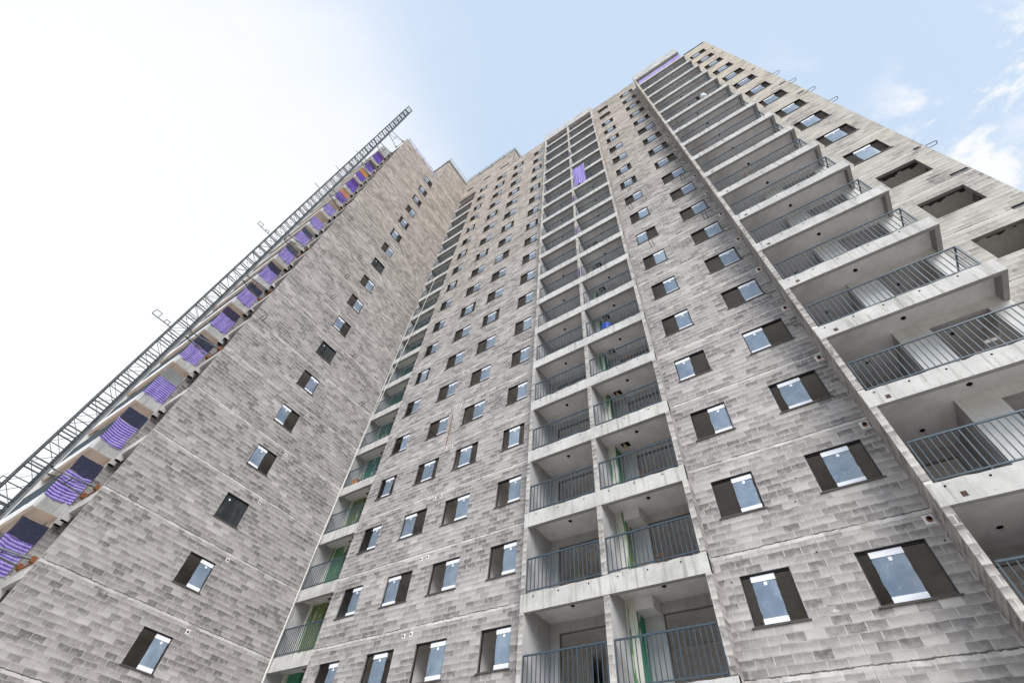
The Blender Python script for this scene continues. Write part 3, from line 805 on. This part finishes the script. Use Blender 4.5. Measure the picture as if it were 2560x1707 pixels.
for x, z in ((-14.6, L(14, .7)), (-14.72, L(16, .65)), (-16.0, L(15, .7)), (-15.96, L(14, .7)), (-13.43, L(11, .7)), (-16.2, L(11, .7)), (-16.15, L(10, .7)),
             (-16.23, L(9, .7)), (-13.11, L(9, .7)), (-13.13, L(10, .7)), (-13.2, L(13, .7)), (-13.3, L(15, .7)), (-10.3, L(14, .7)), (-10.3, L(16, .7)), (-10.2, L(12, .7)),
             (-6.95, L(13, .7)), (-6.9, L(12, .7)), (-6.9, L(11, .7)), (-6.9, L(10, .7)), (-6.9, L(9, .7)), (.45, L(9, .7)), (.65, L(6, .7)), (3.55, L(6, .7)),
             (3.8, L(17, .7)), (3.82, L(16, .7)), (3.8, L(15, .7)), (3.72, L(12, .7)), (3.78, L(11, .7)), (3.84, L(10, .7)), (3.85, L(9, .7)), (.3, L(16, .7)),
             (.22, L(15, .7)), (.16, L(13, .7)), (.22, L(12, .7)), (.2, L(17, .7)), (.2, L(8, .7)), (3.6, L(8, .7))):
    loop_copy(lf, (x, 0, z))
for y, i in ((-8.83, 9), (-8.82, 8), (-6.51, 10), (-6.52, 9), (-6.5, 8), (-9.07, 5), (-3.14, 10), (-3.0, 8), (-1.24, 8), (-1.25, 10), (-2.07, 13), (-2.1, 12), (-2.2, 11), (-3.76, 12), (-6.5, 7), (-3.1, 6), (-1.2, 5)):
    loop_copy(lw_, (XW, y, L(i, .7)))
for i in (5, 8, 9, 10, 11): loop_copy(lw_, (11.70, .1, L(i, .7)))
# stirrups standing on the balcony edges
for x, i in ((-1.85, 0), (-1.9, 1), (-1.75, 3), (-1.7, 5)):
    mb = MB(); mb.path([(x, YM+.02, L(i, .55)), (x-.02, YM-.16, L(i, .72)), (x+.22, YM-.16, L(i, .72)), (x+.26, YM+.02, L(i, .55))], .011, 'rust', 5); part(mb, 'anchor_loop')
for x, i in ((6.0, 6), (7.9, 12), (7.5, 11), (5.2, 8), (8.2, 13), (7.9, 15), (5.4, 14)):
    mb = MB(); mb.path([(x, YR+.02, L(i, .5)), (x, YR-.10, L(i, 1.3)), (x+.05, YR-.12, L(i, 1.38)), (x+.20, YR-.12, L(i, 1.38)), (x+.25, YR-.10, L(i, 1.3)), (x+.25, YR+.02, L(i, .5))], .012, 'rust', 5); part(mb, 'anchor_loop')
# drain stubs in patched squares
def drain(x, z, axis=1, hole='rust', s=.10, rust=True):
    mb = MB()
    if axis == 1:
        mb.box(x-s, x+s, -.006, .02, z-s*1.1, z+s*1.1, 'glare_patch_white'); k = .62 if s > .09 else .34; mb.disc((x+.01, -.02, z), (0, 1, 0), s*k, .07, 'rust', 12); mb.disc((x+.012, -.058, z), (0, 1, 0), s*k*.66, .01, 'hole', 12)
    else:
        mb.box(XW-.02, XW+.006, x-s, x+s, z-s, z+s, 'pillar'); mb.disc((XW+.008, x, z), (1, 0, 0), s*.5, .02, 'rust', 10); mb.disc((XW+.02, x+.01, z), (1, 0, 0), s*.3, .02, 'hole', 10)
    part(mb, 'drain_stub')
for i in range(0, 15): drain(4.30, L(i, .36))
for i in range(0, 6):
    drain(-11.70, L(i, .35), s=.075); drain(-11.34, L(i, .36), s=.075)
for i in range(0, 9): drain(-3.83, L(i, .33), 0, s=.085)
# dark louvres near the free edge of the tower
for x0, x1, z in ((11.26, 11.57, 25.88), (11.22, 11.6, 28.72), (11.3, 11.52, 34.3), (11.36, 11.54, 42.66), (11.36, 11.5, 45.6), (11.13, 11.64, 11.95), (11.36, 11.56, 14.6), (11.11, 11.64, 9.0)):
    mb = MB(); mb.box(x0, x1, -.012, .01, Z0+z-.03, Z0+z+.09, 'hole'); mb.box(x0-.01, x1+.01, -.02, .0, Z0+z-.05, Z0+z-.03, 'rail'); part(mb, 'vent_slot')
# put-log holes: small dark drill holes scattered over the block walls
mb = MB(); rg = random.Random(11)
for _ in range(150):
    z = Z0+rg.uniform(-2.4, 20)
    r = rg.choice((0, 0, 1, 2))
    if r == 0: x = rg.choice((rg.uniform(-14.7, -13.6), rg.uniform(-11.8, -11.1), rg.uniform(-9.4, -8.4), rg.uniform(-16.6, -16.2))); mb.disc((x, -.002, z), (0, 1, 0), .018, .008, 'hole', 6)
    elif r == 1: x = rg.choice((rg.uniform(1.4, 2.4), rg.uniform(4.1, 4.35), rg.uniform(-.45, -.1))); mb.disc((x, -.002, z), (0, 1, 0), .02, .008, 'hole', 6)
    else: y = rg.choice((rg.uniform(-9, -5.6), rg.uniform(-3.5, -.3))); mb.disc((XW+.002, y, z), (1, 0, 0), .02, .008, 'hole', 6)
part(mb, 'drill_hole')['kind'] = 'stuff'
# rust run between the second and third window columns
mb = MB()
mb.box(-11.80, -11.74, -.004, .0, L(3, .6), L(4, -.1), 'rust'); part(mb, 'rust_pipe')

# guard rails on the raised roofs
def guard(pts, h=1.0, r=.022, mat='pale_steel', step=1.8):
    mb = MB()
    for a, b in zip(pts, pts[1:]):
        a = Vector(a); b = Vector(b); n = max(1, round((b-a).length/step))
        for k in range(n+1):
            p = a.lerp(b, k/n); mb.tube(p, p+Vector((0, 0, h)), r, mat, 6)
        for hh in (h, h*.5): mb.tube(a+Vector((0, 0, hh)), b+Vector((0, 0, hh)), r, mat, 6)
    return part(mb, 'guard_rail')
guard([(-26.5, -3.70, L(20, 1.52)), (XW+.02, -3.70, L(20, 1.52)), (XW+.02, -.1, L(20, 1.52))])
guard([(XW-.1, -.02, L(20, 2.42)), (-11.6, -.02, L(20, 2.42)), (-11.42, 1.5, L(20, 2.42)), (-11.42, 8, L(20, 2.42))])
mb = MB(); mb.box(9.3, 11.6, -.02, .03, L(17, 2.035), L(17, 2.35), 'net'); part(mb, 'roof_screen')
for x, z in ((-17.0, L(20, 1.4)), (-15.0, L(20, 1.4)), (-13.0, L(20, 1.4))):
    mb = MB(); mb.path([(x, 0, z), (x, -.35, z+.05), (x, -.38, z+.2)], .03, 'steel_dark', 6); part(mb, 'roof_hook')

# ------------------------------------------------------------------ hoist mast in front of the wing
MX, MY, HM = -20.5, -11.42, .325
mast = empty('hoist_mast', (MX, MY, 0))
tag(mast, 'tall slender lattice hoist mast of grey steel tied to the wing, rising past its roof', 'mast')
mtop = Z0+59.3
def mpart(mb, name):
    o = mb.build(name, mast); o.matrix_parent_inverse = Matrix.Translation((-MX, -MY, 0)); return o
for sx in (-1, 1):
    for sy in (-1, 1):
        mb = MB(); mb.tube((MX+sx*HM, MY+sy*HM, 0), (MX+sx*HM, MY+sy*HM, mtop), .042, 'steel_dark', 8); mpart(mb, 'chord')
mb = MB()
sec = 1.508; k = 0; z = mtop
while z > 3:
    for zz in (z-.03, z-.20, z-.86):
        for a, b in (((-1, -1), (1, -1)), ((1, -1), (1, 1)), ((1, 1), (-1, 1)), ((-1, 1), (-1, -1))):
            mb.tube((MX+a[0]*HM, MY+a[1]*HM, zz), (MX+b[0]*HM, MY+b[1]*HM, zz), .030 if zz > z-.3 else .02, 'steel', 5, False)
    for a, b, f in (((-1, -1), (1, -1), 1), ((1, -1), (1, 1), -1), ((1, 1), (-1, 1), 1), ((-1, 1), (-1, -1), -1)):
        p, q = (a, b) if (k % 2 == 0) == (f > 0) else (b, a)
        mb.tube((MX+p[0]*HM, MY+p[1]*HM, z-.14), (MX+q[0]*HM, MY+q[1]*HM, z-.86), .010, 'steel_dark', 4, False)
        mb.tube((MX+q[0]*HM, MY+q[1]*HM, z-.86), (MX+p[0]*HM, MY+p[1]*HM, z-sec), .011, 'steel_dark', 4, False)
    z -= sec; k += 1
mpart(mb, 'lattice')
mb = MB(); mb.box(MX+HM+.05, MX+HM+.09, MY+HM-.14, MY+HM-.09, 0, mtop-.1, 'steel_dark'); mb.box(MX+HM+.02, MX+HM+.05, MY+HM-.02, MY+HM+.07, 0, mtop-3, 'steel'); mpart(mb, 'rack')
for z in (L(-1, .6), L(0, .62), L(1, .62), L(4, .6), L(6, .6), L(8, .6), L(11, .6), L(14, .6), L(16, .3), L(17, 2.1)):
    mb = MB(); w1, w2 = MX-.52, MX+.58
    yf = YF-.08
    mb.tube((MX-.25, MY+HM, z), (w1, yf, z), .034, 'steel', 8); mb.tube((MX+.25, MY+HM, z), (w2, yf, z), .034, 'steel', 8)
    mb.tube((MX-.25, MY+HM+.1, z-.02), (w2, yf, z-.02), .018, 'steel_dark', 6)
    t = .5; mb.tube((MX-.25+(w1-MX+.25)*t, MY+HM+(yf-MY-HM)*t, z), (MX+.25+(w2-MX-.25)*t, MY+HM+(yf-MY-HM)*t, z), .02, 'steel_dark', 6)
    mb.box(MX-HM-.05, MX+HM+.05, MY+HM-.03, MY+HM+.05, z-.04, z+.04, 'steel')
    for w in (w1, w2): mb.box(w-.09, w+.09, yf-.05, yf+.08, z-.09, z+.09, 'rust')
    mb.box(w1-.1, w2+.2, YF-.04, YF-.003, z-.12, z-.05, 'rust')
    mpart(mb, 'wall_tie')
for z, s in ((Z0+21.9, 1.0), (Z0+11.5, 1.0), (Z0+2.4, .8), (Z0+30.5, .55), (Z0+35, .5), (Z0+40, .3)):
    mb = MB(); y0 = MY-HM; e = y0-1.0*s
    mb.tube((MX, y0, z), (MX, e, z), .022, 'steel_dark', 6)
    if s > .7:
        for yy, d in ((e, .34), (e+.62, .22)):
            mb.path([(MX, yy, z), (MX+.0, yy, z+d), (MX, yy+d*.9, z+d), (MX, yy+d*.9, z), (MX, yy, z)], .016, 'steel_dark', 6)
    mpart(mb, 'cable_guide')

# ------------------------------------------------------------------ cloths, nets and boards
def cloth(name, axis, c, u0, u1, z0, z1, mat, seed, amp=.018, sag=.05):
    rg = random.Random(seed); nu, nz = 18, 16; ph = rg.uniform(0, 6); mb = MB(); g = []
    sag *= rg.uniform(.5, 2.2); tilt = rg.uniform(-.05, .05)*(1 if sag > .03 else .2); gather = rg.uniform(0, .05)*(1 if sag > .03 else 0); fq = rg.uniform(7, 12)
    for j in range(nz+1):
        row = []; t = j/nz
        for i in range(nu+1):
            s = i/nu
            u = u0+(u1-u0)*s+math.sin(t*3+ph)*.012
            u += gather*math.sin(math.pi*t)*(.5-s)*2
            d = amp*(math.sin(s*fq+ph+t*1.5)+.6*math.sin(s*21+ph*2-t*3))*(1.1-.5*t)+amp*.6*math.sin(t*8+ph)
            z = z0+(z1-z0)*t-sag*math.sin(math.pi*s)*(.4+.6*t)+rg.gauss(0, .004)+.03*math.sin(s*5+ph)*(1-t)+tilt*(s-.5)*t
            p = (c+d, u, z) if axis == 0 else (u, c+d, z)
            row.append((p, (u0+(u1-u0)*s, z0+(z1-z0)*t)))
        g.append(row)
    mb.grid(g, mat)
    return mb.build(name)
ORD = ['lowest', 'second', 'third', 'fourth', 'fifth', 'sixth', 'seventh', 'eighth', 'ninth', 'tenth', 'eleventh', 'twelfth', 'thirteenth', 'fourteenth', 'fifteenth', 'sixteenth', 'topmost']
def where(n):
    return 'lowest wing balcony' if n == 0 else 'topmost wing balcony' if n == 16 else ORD[n]+' wing balcony from bottom' if n < 9 else \
        ['topmost', 'second', 'third', 'fourth', 'fifth', 'sixth', 'seventh', 'eighth'][16-n]+' wing balcony from top'
XC = -22.075
UP = {-1: 'net', 0: 'net', 1: 'net', 2: 'grey', 3: 'net', 4: 'net_plum', 5: 'net', 6: 'net', 7: 'net_grey', 8: 'net_grey', 11: 'salmon', 12: 'purple_dark', 13: 'orange', 14: 'net', 15: 'purple_dark'}
for n, k in enumerate(range(-1, 16)):
    f = L(k+1, .58)
    plainp = k >= 11
    o = cloth('safety_cloth', 0, XC, YL+.02, YF-.04, f-.07, f+1.12, 'purple' if plainp else 'stripe', 50+k)
    what = {2: ' below a mottled grey board', 11: ' below a salmon board', 13: ' below an orange board', 12: ' below a dark purple cloth'}.get(k, '')
    if k in (9, 10): what = ' with no net above it'
    tag(o, ('plain purple' if plainp else 'striped purple')+' cloth on the '+where(n)+what, 'cloth', 'purple cloths on the wing balconies')
    u = UP.get(k)
    if u is None: continue
    if u in ('grey', 'salmon', 'orange'):
        mb = MB(); mb.box(XC-.05, XC-.025, YL+.05, YF-.06, f+1.13, f+1.82, {'grey': 'grey_board', 'salmon': 'salmon_board', 'orange': 'orange_board'}[u])
        tag(mb.build('board'), {'grey': 'mottled grey board standing above a striped cloth on the wing balconies', 'salmon': 'salmon pink board above a purple cloth high on the wing',
            'orange': 'bright orange board above a purple cloth near the top of the wing'}[u], 'board', 'boards on the wing balconies')
    elif u == 'purple_dark':
        o = cloth('upper_cloth', 0, XC-.02, YL+.03, YF-.05, f+1.10, f+1.95, 'purple_dark', 90+k, .012, .02)
        tag(o, 'dark purple cloth above the lighter cloth on the '+where(n), 'cloth', 'purple cloths on the wing balconies')
    else:
        o = cloth('shade_net', 0, XC-.02, YL+.04, YF-.03, f+1.09, f+1.80, u, 90+k, .006, .015)
        c = {'net': 'navy', 'net_plum': 'plum grey', 'net_grey': 'slate blue'}[u]
        tag(o, c+' shade net above the purple cloth on the '+where(n), 'net', 'shade nets on the wing balconies')
o = cloth('roof_cloth', 0, XW-.2, -9.2, -4.1, L(17, 2.3), L(17, 3.15), 'purple_plain', 7, .03, .12)
tag(o, 'long purple cloth strung along the roof edge of the wing', 'cloth')
mb = MB()
for y in (-9.2, -7.9, -6.6, -5.4, -4.2): mb.tube((XW-.16, y, L(17, 2.2)), (XW-.16, y, L(17, 3.5)), .025, 'steel_dark', 6)
mb.tube((XW-.16, -9.25, L(17, 3.32)), (XW-.16, -4.1, L(17, 3.32)), .022, 'steel_dark', 6)
part(mb, 'guard_rail')
o = cloth('hanging_cloth', 1, YM-.06, -3.36, -2.24, L(11, .55), L(12, 1.9), 'stripe_v', 21, .035, .04)
tag(o, 'purple and lilac striped cloth hanging over the railings high on the middle balconies', 'cloth')
o = cloth('top_cloth', 1, YR+.03, 4.68, 8.8, L(16, .5), L(16, 1.75), 'purple_plain', 23, .02, .05)
tag(o, 'plain purple cloth screening the topmost balcony of the right stack', 'cloth')
for i, wd in ((8, 'reddish purple'), (10, 'narrow purple')):
    pass
for n, (i, lb) in enumerate(((6, 'narrow dark purple strip hanging beside the middle pier, lowest of the four'), (8, 'narrow dark purple strip hanging beside the middle pier, second lowest of the four'),
                             (10, 'narrow dark purple strip hanging beside the middle pier, just below the hanging striped cloth'), (14, 'narrow dark purple strip hanging beside the middle pier, above the hanging striped cloth'))):
    o = cloth('cloth_strip', 1, YM-.05, -3.53, -3.44, L(i, .62), L(i, 1.65), 'purple_dark', 30+n, .008, .0)
    tag(o, lb, 'cloth', 'purple strips on the middle pier')

# ------------------------------------------------------------------ loose things on the balconies
mb = MB()
def lathe(mb, c, prof, mat, n=20):
    for (r0, z0), (r1, z1) in zip(prof, prof[1:]):
        for k in range(n):
            a, b = 2*math.pi*k/n, 2*math.pi*(k+1)/n
            P = lambda r, t, z: (c[0]+r*math.cos(t), c[1]+r*math.sin(t), c[2]+z)
            mb.face([P(r0, a, z0), P(r0, b, z0), P(r1, b, z1), P(r1, a, z1)], mat, smooth=True)
drum = empty('drum', (-2.55, .1, L(4, .6)))
tag(drum, 'bright blue plastic drum standing on a middle balcony beside green boards', 'drum')
lathe(mb, (0, 0, 0), [(0, 0), (.24, 0), (.27, .05), (.27, .3), (.285, .32), (.285, .36), (.27, .38), (.27, .62), (.285, .64), (.285, .68), (.26, .72), (.26, .86), (.24, .9), (0, .9)], 'blue')
mb.build('body', drum)
mb = MB(); lathe(mb, (0, 0, .903), [(0, .05), (.2, .05), (.22, 0), (.22, -.03)], 'hole'); mb.build('lid', drum)
mb = MB(); lathe(mb, (-2.08, .0, L(4, .6)), [(0, 0), (.10, 0), (.13, .24), (.14, .25), (.14, .27), (.115, .26), (.09, .03), (0, .03)], 'yellow')
tag(mb.build('bucket'), 'small yellow bucket beside the blue drum', 'bucket')
cr_ = empty('crate', (-18.45, .16, L(3, .62)))
cr_.scale = (.75, .75, .75)
tag(cr_, 'orange plastic crate behind the railing of an inner corner balcony', 'crate')
mb = MB()
for x0, x1, y0, y1 in ((-.28, .28, -.2, -.18), (-.28, .28, .18, .2), (-.28, -.26, -.179, .179), (.26, .28, -.179, .179)): mb.box(x0, x1, y0, y1, 0.02, .38, 'orange')
mb.box(-.279, .279, -.199, .199, 0, .018, 'orange'); mb.build('body', cr_)
mb = MB(); mb.box(-.30, .30, -.22, -.201, .34, .40, 'orange'); mb.box(-.30, .30, .201, .22, .34, .40, 'orange'); mb.build('rim', cr_)
# bundle tied to a high railing
bd = empty('bundle', (7.35, YR+.1, L(11, .53)))
tag(bd, 'white bag with a dark wrap tied at a high railing of the right balcony stack', 'bag')
mb = MB(); lathe(mb, (.12, -.03, 0), [(0, .1), (.15, .12), (.21, .35), (.2, .6), (.13, .82), (.05, .92), (.09, 1.0), (0, 1.0)], 'white_cloth', 14); mb.build('sack', bd)
mb = MB(); lathe(mb, (-.22, -.03, 0), [(0, .55), (.08, .56), (.11, .75), (.08, 1.05), (.0, 1.1)], 'hole', 10); mb.build('wrap', bd)
# ropes down the inner corner
for pts, lb in (([(-19.28, -.10, Z0-3.5), (-19.30, -.14, Z0+6), (-19.26, -.10, Z0+16), (-19.30, -.12, Z0+26)], 'pale rope hanging down the inner corner, reaching up to about half the wing height'),
                ([(-19.12, -.14, Z0-3.5), (-19.20, -.18, Z0+5), (-19.05, -.16, Z0+14), (-18.3, -.12, Z0+24), (-18.1, -.1, Z0+31)], 'pale rope hanging across the inner corner balconies, slanting away at its upper end')):
    mb = MB(); mb.path(pts, .021, 'rope', 6); tag(mb.build('hanging_rope'), lb, 'rope', 'ropes in the inner corner')

# ------------------------------------------------------------------ ground
mb = MB(); mb.box(-400, 400, -400, 400, -.5, 0, 'ground')
tag(mb.build('ground'), 'bare pale ground around the building', 'ground', kind='structure')
